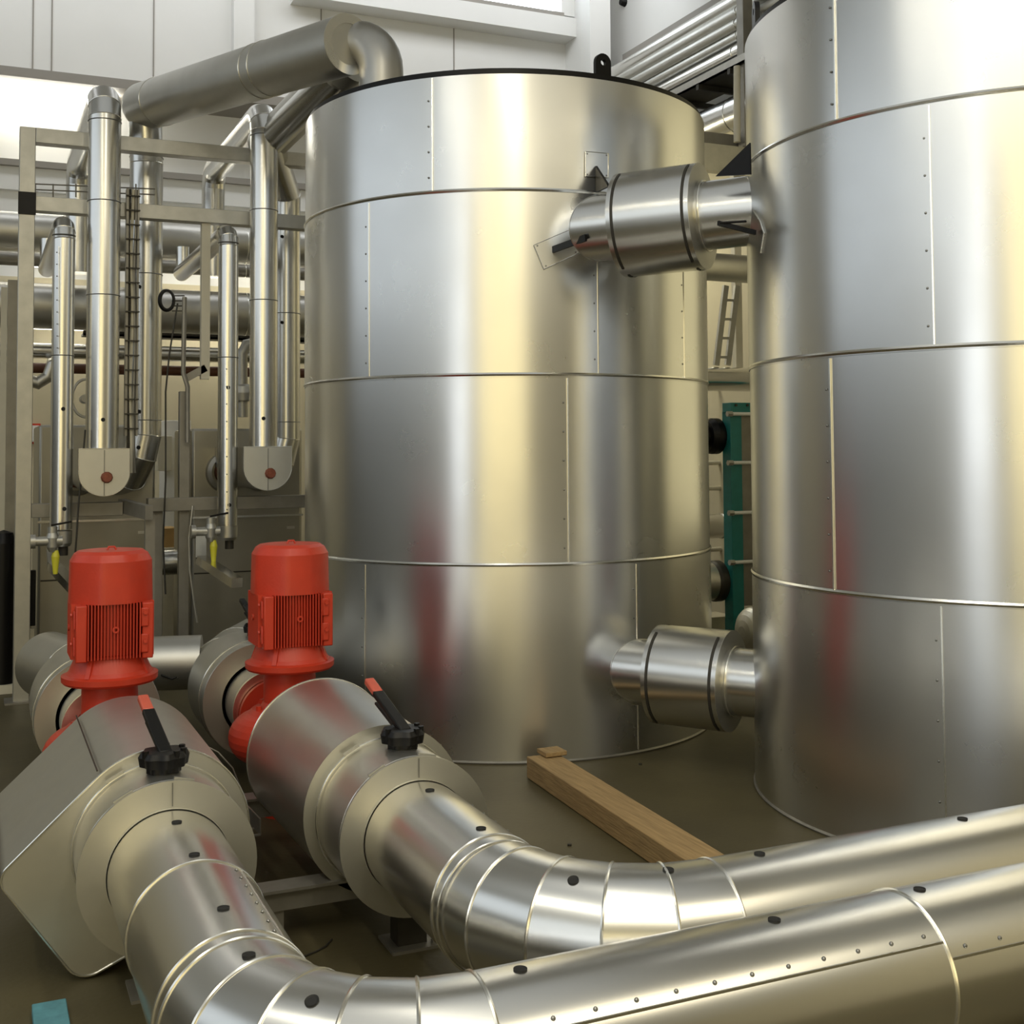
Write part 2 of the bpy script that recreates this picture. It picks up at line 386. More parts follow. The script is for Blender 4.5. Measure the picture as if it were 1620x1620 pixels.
# black brackets at the nozzles
def plate3(t, pts, th, name='bracket', m='black'):
    P = [V(p) for p in pts]; n = (P[1]-P[0]).cross(P[2]-P[0]).normalized()*(th/2); k = len(P)
    mb = MB(); mb.add([p+n for p in P]+[p-n for p in P], [tuple(range(k)), tuple(range(2*k-1, k-1, -1))]+[(i, (i+1) % k, (i+1) % k+k, i+k) for i in range(k)], False)
    return mb.build(name, m, t)
q = cyl_hit(943, 262, C1, R1); q2 = cyl_hit(944, 305, C1, R1)
plate3(t1, [q, q2, far(963, 295, 6.16), far(961, 290, 6.16)], .012)
MB().beam(cyl_hit(875, 395, C1, R1+.005), far(927, 376, 6.12), .012, .035).build('bracket', 'black', t1)
q = cyl_hit(1192, 228, C2, R2)
plate3(t2, [far(1187, 226, 5.66), far(1188, 276, 5.66), far(1133, 279, 5.78)], .012)
MB().wire([far(1136, 353, 5.55), far(1180, 350, 5.6)], .006).build('bracket', 'black', t2)
MB().beam(far(1136, 353, 5.55), cyl_hit(1195, 368, C2, R2+.01), .012, .022).build('bracket', 'black', t2)
MB().wire([cyl_hit(x, y, C2, R2+.004) for x, y in ((1193, 334), (1203, 350), (1209, 369), (1204, 400))], .005).build('patch_edge', 'bead', t2)

# ================================================================== foreground pump discharge lines
ZA = .39; RP = .178
def off_(q, pts, dm):
    best = min(((q-(a+(b-a)*max(0, min(1, (q-a).dot(b-a)/(b-a).dot(b-a))))) for a, b in zip(pts[:-1], pts[1:])), key=lambda w: w.length)
    return V((best.x, best.y, math.sqrt(RP**2-min(dm, .12)**2)))
def discharge(label, u, vrun, uend, brad, vst, holes_s, holes_r, bandv, bandu, group):
    t = thing('insulated_pipe', label, 'pipe', (u, vst, 0), group)
    c = (u, vrun, ZA); bend = arc((u, vst, ZA), c, (uend, vrun, ZA), brad, 6)
    pts = [V((u, vst, ZA))]+bend+[V((uend, vrun, ZA))]
    mb = MB().tube(pts, RP, 72, False); mb.build('cladding', 'alu', t)
    beads(t, mb, range(1, 7), .0045)
    for v in bandv:
        MB().loop(MB().tube([(u, v, ZA), (u, v-.1, ZA)], RP+.001, 72, False).rings[0], .0035).build('band', 'bead', t)
    for x in bandu:
        MB().loop(MB().tube([(x, vrun, ZA), (x+.1, vrun, ZA)], RP+.001, 72, False).rings[0], .0045).build('band', 'bead', t)
    for v in holes_s: plug(t, (u, v, ZA+RP), (0, 0, 1))
    for x, v in holes_r:
        q = V((x, v, ZA)); dm = min((q-(a+(b-a)*max(0, min(1, (q-a).dot(b-a)/(b-a).dot(b-a))))).length for a, b in zip(pts[:-1], pts[1:]))
        plug(t, (x, v, ZA+math.sqrt(RP**2-min(dm, .12)**2)), off_(q, pts, dm))
    return t, pts
TA, pa = discharge('near insulated pump pipe bending right across the bottom of the picture', .54, 2.295, 5.6, .40, 3.74,
    [3.60, 3.295, 2.886], [(.615, 2.365), (1.032, 2.295), (1.659, 2.29), (2.088, 2.297), (2.9, 2.295)], [3.24, 2.74], [2.03, 3.3], 'pump discharge pipes')
TM, pm = discharge('farther insulated pump pipe bending right behind the nearest one', 1.31, 2.67, 5.6, .44, 3.74,
    [3.594, 3.176], [(1.384, 2.75), (1.613, 2.67), (1.891, 2.67), (2.59, 2.67), (3.3, 2.67)], [3.05], [2.95, 4.2], 'pump discharge pipes')
plug(TA, (.54, 2.60, ZA+RP), (0, 0, 1))
# lap seam with rivets along the near run and along the straight legs
def seam_line(t, a, b, ax, ang, n, off=.02):
    d = (V(b)-V(a)).normalized(); up = V((0, 0, 1)); sd = ax
    nr = up*math.cos(ang)+sd*math.sin(ang); tg = up*(-math.sin(ang))+sd*math.cos(ang)
    A, B = V(a)+nr*RP, V(b)+nr*RP
    mb = MB().beam(A, B, .004, .006); o = mb.build('lap_seam', 'bead', t)
    rv = MB(); rivets(rv, A-tg*off, B-tg*off, n, nr, .0052); rv.build('rivet_row', 'rivet', o)
seam_line(TA, (1.0, 2.295, ZA), (2.03, 2.295, ZA), V((0, -1, 0)), math.radians(50), 11)
seam_line(TA, (2.03, 2.295, ZA), (3.3, 2.295, ZA), V((0, -1, 0)), math.radians(62), 12)
seam_line(TA, (.54, 3.24, ZA), (.54, 2.74, ZA), V((1, 0, 0)), math.radians(38), 8)
seam_line(TM, (1.31, 3.6, ZA), (1.31, 3.05, ZA), V((1, 0, 0)), math.radians(52), 6)
# valve jackets (cylinder with annular end plates) with lever
def valve_jacket(label, u, v0, v1, r, rin, lever=True, group='valve jackets on the pump pipes', pieces=True):
    t = thing('valve_jacket', label, 'valve', (u, (v0+v1)/2, ZA), group); o = (u, v0, ZA); d = (0, 1, 0); L = v1-v0
    MB().lathe(o, d, [(0.012, r), (L, r-.006)], 72).build('casing', 'casing', t)
    MB().lathe(o, d, [(.012, r+.006), (.0, r+.006), (0, rin), (-.012, rin-.001)], 72).build('end_plate', 'end', t)
    MB().beam((u+.008, v0-.003, ZA+rin+.005), (u+.008, v0-.003, ZA+r), .003, .003).build('end_plate_seam', 'rivet', t)
    for q in (.02, L-.025):
        MB().loop(MB().tube([(u, v0+q, ZA), (u, v0+q+.1, ZA)], r+.001, 72, False).rings[0], .0035).build('band', 'bead', t)
        for a in (-28, 12):
            s = math.sin(math.radians(a)); c = math.cos(math.radians(a))
            MB().beam((u+s*(r+.006)-.04*c, v0+q, ZA+c*(r+.006)+.04*s), (u+s*(r+.006)+.02*c, v0+q, ZA+c*(r+.006)-.02*s), .012, .008).build('toggle_latch', 'galv', t)
    return t
def lever_handle(label, p, group=None, tip='grip', scale=1.12):
    p = V(p); t = thing('valve_lever', label, 'lever', p, 'butterfly valve levers'); s = scale
    def cog(a): return 1+.06*math.cos(8*a)
    MB().lathe(p-V((0, 0, .02)), (0, 0, 1), [(0, .045*s), (.022, .045*s), (.022, .062*s), (.05, .066*s), (.066, .058*s), (.068, 0)], 48, cog).build('latch_plate', 'black', t, bevel=.002)
    for a in (20, 75, 200, 300, 335):
        q = p+V((.055*s*math.cos(math.radians(a)), .055*s*math.sin(math.radians(a)), .035)); MB().lathe(q, (0, 0, 1), [(-.02, .009*s), (.018, .009*s), (.018, 0)], 6).build('bolt', 'black', t)
    d = V((-.10, .93, .36)).normalized(); a = p+V((0, .005, .05)); b = a+d*.27*s
    lv = MB().beam(a-d*.03, a.lerp(b, .72), .036*s, .020).build('lever_arm', 'black', t, bevel=.004)
    MB().beam(a.lerp(b, .70), b, .032*s, .024).build('lever_grip', tip, t, bevel=.006, label='red lever grip')
    MB().beam(a-d*.01-V((0, 0, .03)), a.lerp(b, .75)-V((0, 0, .04)), .014*s, .008).build('squeeze_trigger', 'black', t)
valve_jacket('valve jacket with wide round end plate on the left foreground pipe', .54, 3.74, 4.02, .255, .1815)
valve_jacket('valve jacket with wide round end plate on the right foreground pipe', 1.31, 3.72, 4.05, .248, .1815)
lever_handle('black lever handle with red grip pointing up on the left foreground valve', (.545, 3.90, .66))
lever_handle('black lever handle with red grip tilted left on the right foreground valve', (1.325, 3.90, .65))
# casing around pump M outlet
t = thing('insulation_casing', 'round insulation drum between the right red pump and its valve', 'insulation', (1.31, 4.5, ZA))
MB().lathe((1.31, 4.05, ZA), (0, 1, 0), [(0, .285), (.86, .300)], 80).build('casing', 'casing', t)
MB().lathe((1.31, 4.05, ZA), (0, 1, 0), [(0.006, .287), (0, .287), (0, .2)], 80).build('end_plate', 'end', t)
MB().lathe((1.31, 4.91, ZA), (0, 1, 0), [(0, .302), (0, .15)], 80).build('end_plate', 'alum', t)
MB().loop(MB().tube([(1.31, 4.905, ZA), (1.31, 5, ZA)], .3, 80, False).rings[0], .004).build('band', 'bead', t)
# D-shaped casing around pump A outlet
def hull(cs, n=18):
    pts = [(cx+r*math.cos(2*math.pi*k/64), cy+r*math.sin(2*math.pi*k/64)) for cx, cy, r in cs for k in range(64)]
    pts = sorted(set(pts)); lo = []; up = []
    cr = lambda o, a, b: (a[0]-o[0])*(b[1]-o[1])-(a[1]-o[1])*(b[0]-o[0])
    for p in pts:
        while len(lo) > 1 and cr(lo[-2], lo[-1], p) <= 0: lo.pop()
        lo.append(p)
    for p in reversed(pts):
        while len(up) > 1 and cr(up[-2], up[-1], p) <= 0: up.pop()
        up.append(p)
    return lo[:-1]+up[:-1]
t = thing('insulation_casing', 'slanted boxy insulation casing with rounded corners at the far left foreground', 'insulation', (.5, 4.5, 0))
poly = hull([(.55, .40, .285), (.135, .335, .05), (.34, .085, .075)])
ex, ey, ez = V((1, 0, 0)), V((0, 0, 1)), V((0, 1, 0))
n = len(poly)
mb = MB(); vs = [V((a, tt, b)) for tt in (4.02, 4.92) for a, b in poly]; mb.add(vs, [(k, (k+1) % n, (k+1) % n+n, k+n) for k in range(n)])
mb.build('casing', 'alum', t)
for tt in (4.02, 4.92): mb = MB(); mb.add([V((a, tt, b)) for a, b in poly], [tuple(range(n))], False); mb.build('end_plate', 'end', t)
MB().loop([V((a, 4.02, b)) for a, b in poly], .004).build('band', 'bead', t)
MB().beam((.36, 4.03, .632), (.36, 4.9, .632), .004, .004).build('lap_seam', 'dark', t)
# ================================================================== red pumps
def pump(label, u, v):
    t = thing('circulation_pump', label, 'pump', (u, v, 0), 'red vertical circulation pumps'); o = (u, v, 0); Z = (0, 0, 1)
    oct_ = lambda a: 1.0/max(abs(math.cos(a)), abs(math.sin(a)), (abs(math.cos(a))+abs(math.sin(a)))/1.33)*.97
    oct2 = lambda a: .5+.5*oct_(a)
    MB().lathe(o, Z, [(.99, .176), (1.165, .172), (1.195, .155), (1.208, .135), (1.210, .06), (1.207, 0)], 64, oct2).build('fan_cover', 'red', t, bevel=0)
    MB().wire([(u-.02, v-.02, 1.205), (u-.012, v-.02, 1.222), (u+.012, v-.02, 1.222), (u+.02, v-.02, 1.205)], .004).build('cover_eyelet', 'red', t)
    mb = MB().lathe(o, Z, [(.76, .150), (.99, .150)], 48)
    for s in range(4):
        Rm = Matrix.Translation((u, v, 0)) @ Matrix.Rotation(math.pi/2*s, 4, 'Z')
        for k in range(17):
            x = -.104+.013*k
            mb.box((x-.0022, -.168, .762), (x+.0022, -.11, .992), Rm)
    mb.build('finned_housing', 'red', t)
    mb = MB()
    for s in range(4):
        Rm = Matrix.Translation((u, v, 0)) @ Matrix.Rotation(math.pi/2*s, 4, 'Z')
        mb = MB()
        mb.box((.114, -.153, .755), (.160, -.108, .99), Rm)
        for zz in (.78, .89): mb.box((.108, -.161, zz), (.140, -.151, zz+.08), Rm)
        b = mb.build('corner_lug', 'red', t, bevel=.006)
        for zz in (.80, .92):
            cb = MB().lathe(Rm @ V((.126, -.167, zz+.03)), Rm.to_3x3() @ V((0, -1, 0)), [(0, .009), (.006, .009), (.006, 0)], 6); cb.build('bolt', 'red', b)
        if s == 0 or s == 3:
            MB().lathe(Rm @ V((.005, -.166, .885)), Rm.to_3x3() @ V((0, -1, 0)), [(0, .014), (.008, .014), (.008, .007), (.002, .007)], 16).build('drain_boss', 'red', t)
    MB().lathe(o, Z, [(.683, .182), (.70, .168), (.765, .142), (.775, .155), (.775, .1)], 48).build('end_shield', 'red', t)
    for s in range(4):
        mb = MB(); Rm = Matrix.Translation((u, v, 0)) @ Matrix.Rotation(math.pi/2*s+.95, 4, 'Z')
        vs = [Rm @ V(p) for p in ((.13, -.01, .70), (.185, -.01, .685), (.15, -.01, .775), (.13, -.01, .775), (.13, .01, .70), (.185, .01, .685), (.15, .01, .775), (.13, .01, .775))]
        mb.add(vs, [(0, 1, 2, 3), (4, 7, 6, 5), (0, 4, 5, 1), (1, 5, 6, 2), (2, 6, 7, 3), (3, 7, 4, 0)], False)
        mb.build('rib', 'red', t)
    MB().lathe(o, Z, [(.64, .12), (.645, .190), (.655, .199), (.678, .200), (.683, .185), (.70, .14)], 64).build('mounting_flange', 'red', t, bevel=.0)
    MB().lathe(o, Z, [(.47, .135), (.50, .118), (.635, .116), (.645, .13)], 48).build('lantern', 'red', t)
    for s in range(6):
        a = s*math.pi/3+.2; MB().lathe((u+.15*math.cos(a), v+.15*math.sin(a), .47), Z, [(-.02, .013), (.02, .013), (.02, 0)], 6).build('bolt', 'red', t)
    prof = [(.18, .07), (.2, .13)]+[(.345+.115*math.sin(a), .135+.125*math.cos(a)) for a in [math.radians(-70+14*k) for k in range(11)]]+[(.47, .16), (.475, .1)]
    MB().lathe(o, Z, prof, 56, lambda a: 1+.05*math.cos(a)).build('volute', 'red', t)
    for sgn in (-1, 1):
        MB().lathe((u, v+sgn*.16, ZA-.02), (0, sgn, 0), [(0, .12), (.12, .095), (.16, .1), (.16, .16), (.19, .16), (.19, .05)], 40).build('port_flange', 'red', t)
    MB().lathe(o, Z, [(0, .13), (.05, .13), (.05, .07), (.2, .07)], 32).build('foot', 'red', t)
    return t
pump('red vertical pump at the left, behind the slanted boxy casing', .54, 5.5)
pump('red vertical pump at the right, beside the middle tank', 1.318, 5.47)
# ================================================================== suction side
def suction(label, u, v0, v1, vend, pts, lever):
    t = thing('insulated_pipe', label, 'pipe', (u, v0, 0), 'pump suction pipes')
    MB().lathe((u, v0, ZA), (0, 1, 0), [(-.22, .17), (0, .175), (0, .19)], 56).build('cladding', 'alum', t)
    MB().lathe((u, v0, ZA), (0, 1, 0), [(0, .17), (0, .282), (.004, .284), (v1-v0, .284), (v1-v0, .15)], 72).build('valve_jacket', 'alum', t)
    MB().loop(MB().tube([(u, v0+.1, ZA), (u, v0+.3, ZA)], .284, 72, False).rings[0], .004).build('band', 'bead', t)
    MB().lathe((u, v0-.22, ZA), (0, 1, 0), [(0, .12), (0, .178), (.02, .178), (.02, .16)], 56).build('collar', 'bead', t)
    mb = MB().tube(pts, .19, 48, True); mb.build('elbow_cladding', 'alum', t); beads(t, mb, range(1, len(mb.rings)-1), .003)
    return t
sM = suction('insulated suction pipe and elbow behind the right red pump', 1.31, 6.05, 6.5, 7.2,
        [V((1.31, 6.5, ZA)), V((1.31, 6.95, ZA)), V((1.42, 7.15, ZA+.02)), V((1.62, 7.42, ZA+.05)), V((1.95, 7.55, ZA+.05))], True)
sA = suction('dull insulated suction jacket behind the left red pump', .54, 6.0, 6.5, 7.2,
        [V((.54, 6.5, ZA)), V((.54, 7.15, ZA)), V((.40, 7.6, ZA))], False)
t = thing('insulated_pipe', 'short level insulated pipe joining the two pump lines from behind', 'pipe', (.9, 7.05, 0))
MB().tube([V((.70, 7.12, .44)), V((1.18, 7.0, .44))], .15, 40).build('cladding', 'alum', t)
lever_handle('black valve lever seen between the two red pumps, behind the right one', (1.34, 6.30, .69), tip='black', scale=.95)
# ================================================================== steel skid rails, stand, floor items
def solo(name, label, cat, mb, m, group=None, bevel=0):
    o = mb.build(name, m, loc=sum((V(v) for v in mb.v), V())/len(mb.v), bevel=bevel); tag(o, label, cat, group); return o
mb = MB().box((.78, 4.05, .10), (1.32, 4.11, .165)).box((.78, 4.03, .165), (1.32, 4.13, .175)).box((.9, 4.06, 0), (.96, 4.10, .1))
solo('steel_channel', 'low steel channel rail on the floor between the two foreground valves', 'steel rail', mb, 'steel', 'low steel channels under the pump pipes')
mb = MB().box((.80, 5.03, .12), (1.26, 5.09, .195)).box((.80, 5.01, .195), (1.26, 5.11, .205)).box((.85, 5.04, 0), (.91, 5.08, .12))
solo('steel_channel', 'low steel channel rail just in front of the gap between the red pumps', 'steel rail', mb, 'steel', 'low steel channels under the pump pipes')
t = thing('pipe_support', 'short steel post with foot plate under the right foreground valve', 'support', (1.33, 3.86, 0))
MB().box((1.28, 3.82, .008), (1.38, 3.90, .17)).build('post', 'dark', t)
MB().box((1.25, 3.78, 0), (1.43, 3.94, .010)).build('foot_plate', 'steel', t)
MB().lathe((1.40, 3.81, .01), (0, 0, 1), [(0, .01), (.012, .01), (.012, 0)], 6).build('bolt', 'steel', t)
t = thing('pipe_support', 'dark steel post under the left foreground valve', 'support', (.52, 3.86, 0))
MB().box((.47, 3.82, .008), (.57, 3.90, .17)).build('post', 'dark', t); MB().box((.44, 3.78, 0), (.62, 3.94, .01)).build('foot_plate', 'steel', t)
for nm, u0, v0, tx in (('a', 4.0, 2.67, 'steel post under the farther pipe, out at the right'), ('b', 3.4, 2.295, 'steel post under the nearest pipe, out at the right')):
    t = thing('pipe_support', tx, 'support', (u0, v0, 0)); MB().box((u0-.04, v0-.04, 0), (u0+.04, v0+.04, ZA-RP)).build('post', 'dark', t)
# timber on the floor
mb = MB(); a, b = V((2.60, 5.50, .055)), V((2.50, 3.80, .055)); mb.beam(a, b, .165, .105)
solo('timber_beam', 'long rough wooden beam lying on the floor between the tanks', 'timber', mb, 'wood', bevel=.004)
mb = MB().box((2.585, 5.42, .112), (2.70, 5.53, .134)); solo('wood_offcut', 'small wooden offcut lying on the far end of the floor beam', 'wood', mb, 'wood', bevel=.003)
# cable tray on the floor between pumps
t = thing('cable_tray', 'narrow cable tray running on the floor between the two red pumps', 'cable tray', (.95, 5.9, 0))
p0, p1 = V((.98, 4.75, .14)), V((.88, 6.9, .14))
for sx in (-.05, .05): MB().beam(p0+V((sx, 0, .03)), p1+V((sx, 0, .03)), .006, .06).build('side_rail', 'steel', t)
mb = MB()
for k in range(26): q = p0.lerp(p1, k/25); mb.beam(q-V((.05, 0, 0)), q+V((.05, 0, 0)), .012, .006)
mb.build('rung', 'steel', t)
for k in range(3): MB().beam(p0.lerp(p1, .1+.4*k)-V((0, 0, .14)), p0.lerp(p1, .1+.4*k), .03, .03).build('leg', 'dark', t)
cb = MB()
pts = [V((.92+.05*math.sin(k*.9), 4.7+.17*k, .17+.01*math.sin(k*1.7))) for k in range(13)]
solo('cable', 'thin black cable lying along the floor cable tray', 'cable', MB().wire(pts, .008), 'black')
solo('cable', 'loose loop of grey wire hanging in front of the low channel by the red pumps', 'cable',
     MB().wire([at(x, y, 'y', 4.97) for x, y in ((322, 1178), (345, 1190), (368, 1215), (380, 1245), (386, 1290))], .003), 'steel')
solo('cable', 'black wire looped on the floor beside the right pump suction elbow', 'cable',
     MB().wire([at(x, y, 'y', 6.9) for x, y in ((255, 1068), (272, 1074), (290, 1066), (302, 1055), (296, 1066), (280, 1073))], .006), 'black')
solo('wire', 'thin stray wire on the floor below the right foreground valve', 'cable',
     MB().wire([at(x, y, 'z', .004) for x, y in ((478, 1514), (500, 1505), (515, 1497), (525, 1486))], .003), 'dark')
mb = MB(); a = at(50, 1605, 'z', .0); b = at(100, 1604, 'z', .0)
mb.box((a.x, a.y-.25, 0), (b.x+.01, a.y, .03)); solo('blue_case', 'blue plastic piece at the bottom left edge on the floor', 'blue box', mb, 'blue', bevel=.003)
for px in ((901, 1338), (1013, 1210)):
    q = at(*px, 'z', .0)
    solo('floor_stud', 'tiny dark stud in the concrete, %s' % ('left of the wooden beam' if px[0] < 950 else 'right of the wooden beam by the middle tank'), 'stud', MB().lathe(q, (0, 0, 1), [(0, .009), (.008, .009), (.008, 0)], 8), 'dark')
# ================================================================== pipe work and frame behind the pumps
VFm = 8.6
def pxu(x, y=500, v=VFm): return at(x, y, 'y', v).x
def pzz(x, y, v=VFm): return at(x, y, 'y', v).z
fr = thing('pipe_rack', 'grey square tube steel frame carrying the upright pipes at the left', 'frame', (pxu(35), VFm, 0))
uL = pxu(34, 1000); uR = 3.0
MB().box((uL-.05, VFm-.05, 0), (uL+.05, VFm+.05, 3.80)).build('column', 'galv', fr, bevel=.004)
MB().box((uL-.055, VFm-.06, 3.21), (uL+.055, VFm-.049, 3.36)).build('joint_cover', 'black', fr, label='black square cover plate')
MB().box((uL-.1, VFm-.1, 0), (uL+.1, VFm+.1, .012)).build('foot_plate', 'steel', fr)
MB().box((uL+.05, VFm-.05, 3.70), (uR, VFm+.05, 3.80)).build('beam', 'galv', fr, bevel=.003)
MB().box((uL+.05, VFm-.05, 3.24), (uR, VFm+.05, 3.34)).build('beam', 'galv', fr, bevel=.003)
MB().box((pxu(235), VFm-.05, 1.22), (uR, VFm+.05, 1.31)).build('beam', 'steel', fr, bevel=.003)
MB().box((uL+.05, VFm-.05, 1.20), (pxu(196), VFm+.05, 1.29)).build('beam', 'steel', fr, bevel=.003)
MB().beam((pxu(198), VFm+.1, 1.26), (pxu(236, 800, 8.0), 8.0, 1.24), .05, .09).build('beam', 'steel', fr)
for x, top in ((249, 1.3), (291, 2.05)):
    u = pxu(x, 900); MB().box((u-.035, VFm+.0, 0), (u+.035, VFm+.07, top)).build('column', 'steel', fr, bevel=.003)
u = pxu(325, 450); z0 = pzz(325, 600); MB().box((u-.03, VFm-.02, z0), (u+.03, VFm+.04, 3.26)).build('hanger', 'creamsteel', fr, label='cream painted hanger tube')
MB().beam((pxu(293, 600), VFm, z0+.0), (pxu(325, 590), VFm, z0+.08), .04, .05).build('bracket', 'steel', fr)
u = pxu(237, 840, 8.1); MB().box((u-.03, 8.08, 0), (u+.03, 8.14, 1.22)).build('column', 'steel', fr)
o = MB().box((pxu(15, 900, 9.2)-.035, 9.16, 0), (pxu(15, 900, 9.2)+.035, 9.24, 2.85)).build('column', 'steel', loc=(pxu(15, 900, 9.2), 9.2, 0))
o.name = 'steel_post'; tag(o, 'thin grey upright post at the left edge behind the frame column', 'post')
o = MB().box((pxu(4, 700, 10)-.025, 9.98, 0), (pxu(4, 700, 10)+.02, 10.02, 2.9)).build('steel_post', 'creamsteel', loc=(pxu(4, 700, 10), 10, 0))
tag(o, 'pale upright post cut by the left picture edge', 'post')

def riser(label, x, v, r, z0, z1, back, bandy, plugs, group, drop=None, m='alu'):
    u = pxu(x, 500, v); t = thing('insulated_riser_pipe', label, 'pipe', (u, v, z0), group)
    top = V((u, v, z1)); bk = V((u, v+back, z1+.0))
    pts = [V((u, v, z0))]+arc((u, v, z0), top, bk, r*1.5, 4)+[bk]
    if drop:
        pts = pts[:-1]+arc(tuple(top), bk, (u, v+back, z1-drop), r*1.5, 4)+[V((u, v+back, z1-drop))]
    mb = MB().tube(pts, r, 40); mb.build('cladding', m, t); beads(t, mb, range(1, 3), .003)
    for y in bandy:
        z = at(x, y, 'y', v).z
        MB().loop(MB().tube([(u, v, z), (u, v, z+.1)], r+.001, 40, False).rings[0], .0035).build('band', 'rivet', t)
    for y in plugs:
        p = at(x+(plugs.index(y) % 2)*2, y, 'y', v-r-.001); plug(t, (p.x, p.y, p.z), (0, -1, 0), .013)
    return t, u
V1 = 8.38
P1, u1 = riser('wide upright insulated pipe ending in a D shaped cap box, left of the two', 163, V1, .105, 1.63, 4.02, 2.2, [193, 320, 468], [664], 'upright insulated pipes', drop=.9)
P2, u2 = riser('wide upright insulated pipe ending in a D shaped cap box, right of the two', 417, V1, .096, 1.64, 4.02, 2.0, [216, 334, 476], [662], 'upright insulated pipes', drop=.9)
P3, u3 = riser('slim upright insulated pipe beside the left frame column', 100, V1, .070, 1.13, 3.13, 2.1, [373, 563], [647, 805], 'upright insulated pipes')
P4, u4 = riser('slim upright insulated pipe with a long riveted seam near the right D box', 361, V1, .068, 1.11, 3.15, 2.1, [385, 566], [613, 799], 'upright insulated pipes')
for t, x, ys in ((P4, 361, (570, 820)), (P3, 93, (390, 560))):
    mb = MB(); rv = MB(); a = at(x, ys[0], 'y', V1-.072); b = at(x+1, ys[1], 'y', V1-.072)
    o = mb.beam(a, b, .004, .003).build('lap_seam', 'bead', t); rivets(rv, a-V((.012, 0, 0)), b-V((.012, 0, 0)), 9, (0, -1, 0), .005); rv.build('rivet_row', 'rivet', o)
for t, u in ((P3, u3), (P4, u4)):
    MB().tube([(u, V1+2.02, 3.14), (u, V1+2.02, 3.36)], .06, 28).build('stub', 'alu', t)
    z = 1.12
    MB().lathe((u, V1, z-.10), (0, 0, 1), [(0, .058), (.02, .068), (.10, .070)], 32).build('end_cap', 'alum', t)
    MB().lathe((u+.015, V1, z-.16), (0, 0, 1), [(0, 0), (0, .03), (.06, .03)], 20).build('drain_nipple', 'dark', t)
def dbox(t, x, y, w, h):
    v0, v1 = V1-.13, 9.36
    c = at(x, y, 'y', v0); r = w/2
    pts = [(-r, h/2), (r, h/2), (r, -h/2+r)]+[(r*math.cos(a), -h/2+r+r*math.sin(a)*.96) for a in [-math.pi*k/24 for k in range(1, 24)]]+[(-r, -h/2+r)]
    pts = pts[::-1]; n = len(pts)
    mb = MB(); vs = [V((c.x+a, vv, c.z+b)) for vv in (v0, v1) for a, b in pts]; mb.add(vs, [(k, (k+1) % n, (k+1) % n+n, k+n) for k in range(n)])
    o = mb.build('cap_box', 'alum', t)
    f = MB(); f.add([V((c.x+a, v0, c.z+b)) for a, b in pts], [tuple(range(n))], False); f.build('front_plate', 'end', o)
    MB().loop([V((c.x+a, v0, c.z+b)) for a, b in pts], .003).build('rim', 'bead', o)
    MB().box((c.x-.003, v0-.004, c.z-h/2+.01), (c.x+.003, v0, c.z+h/2-.01)).build('seam', 'rivet', o)
    MB().lathe((c.x+.015, v0, c.z-.03), (0, -1, 0), [(0, .038), (.012, .038), (.025, .03), (.035, .03), (.035, 0)], 10).build('rusty_plug', 'rust', o)
dbox(P1, 165, 748, .315, .315); dbox(P2, 424, 742, .330, .305)
# P6 with the big duct from tank 1
D6u, D6v = pxu(230, 500, 9.1), 9.1
t = thing('insulated_duct', 'big insulated duct rising from the middle tank lid and sloping away to the upper left', 'duct', (D6u, D6v, 1.4))
E0 = far(552, 70, 6.95); cor = V((D6u-.02, D6v-.05, 4.16)); dd = (cor-E0).normalized()
lid_p = V((2.30, 6.72, 3.64)); lid_p = far(603, 120, 6.98); lid_b = V((lid_p.x, lid_p.y, 3.62))
cc = V((lid_p.x, lid_p.y, E0.z-.03)); 
cz = far(600, 52, 6.9).z; q0 = E0+dd*.35; q0.z = cz
mb = MB().tube([q0]+arc(tuple(q0), (lid_p.x, lid_p.y, cz), tuple(lid_b), .19, 9)+[lid_b], .128, 40, False, hard=False); mb.build('bend', 'bend', t)
mb = MB().tube([E0, cor]+[], .172, 56, True); mb.build('duct_cladding', 'alum', t)
MB().lathe(E0, -dd, [(.0, .174), (.003, .174), (.003, .12)], 56).build('end_plate', 'glass', t)
L = (cor-E0).length
for q in (.33, .37, .9):
    MB().loop(MB().tube([E0+dd*L*q, cor], .173, 56, False).rings[0], .003).build('band', 'bead', t)
nr = V((.35, -.55, .3)); nr = (nr-dd*nr.dot(dd)).normalized(); rv = MB(); rivets(rv, E0+dd*.05+nr*.172, E0+dd*L*.33+nr*.172, 7, nr, .007); rv.build('rivet_row', 'rivet', t)
MB().dome(cor, dd, .172, .12, 40, 6).build('rounded_end', 'alum', t)
mb = MB().tube([cor+V((0, 0, -.05)), V((D6u, D6v, 3.75)), V((D6u, D6v, 1.75)), V((D6u-.03, D6v, 1.60)), V((D6u-.09, D6v+.06, 1.46)), V((D6u-.16, D6v+.3, 1.42))], .118, 40); mb.build('riser_cladding', 'alu', t); beads(t, mb, (1, 2, 3, 4), .0035)
for y in (250, 435, 665): 
    z = at(230, y, 'y', 9.1).z; MB().loop(MB().tube([(D6u, D6v, z), (D6u, D6v, z+.1)], .119, 40, False).rings[0], .0035).build('band', 'rivet', t)
for y in (453, 651, 708): p = at(219, y, 'y', D6v-.118); plug(t, p, (0, -1, 0), .014)
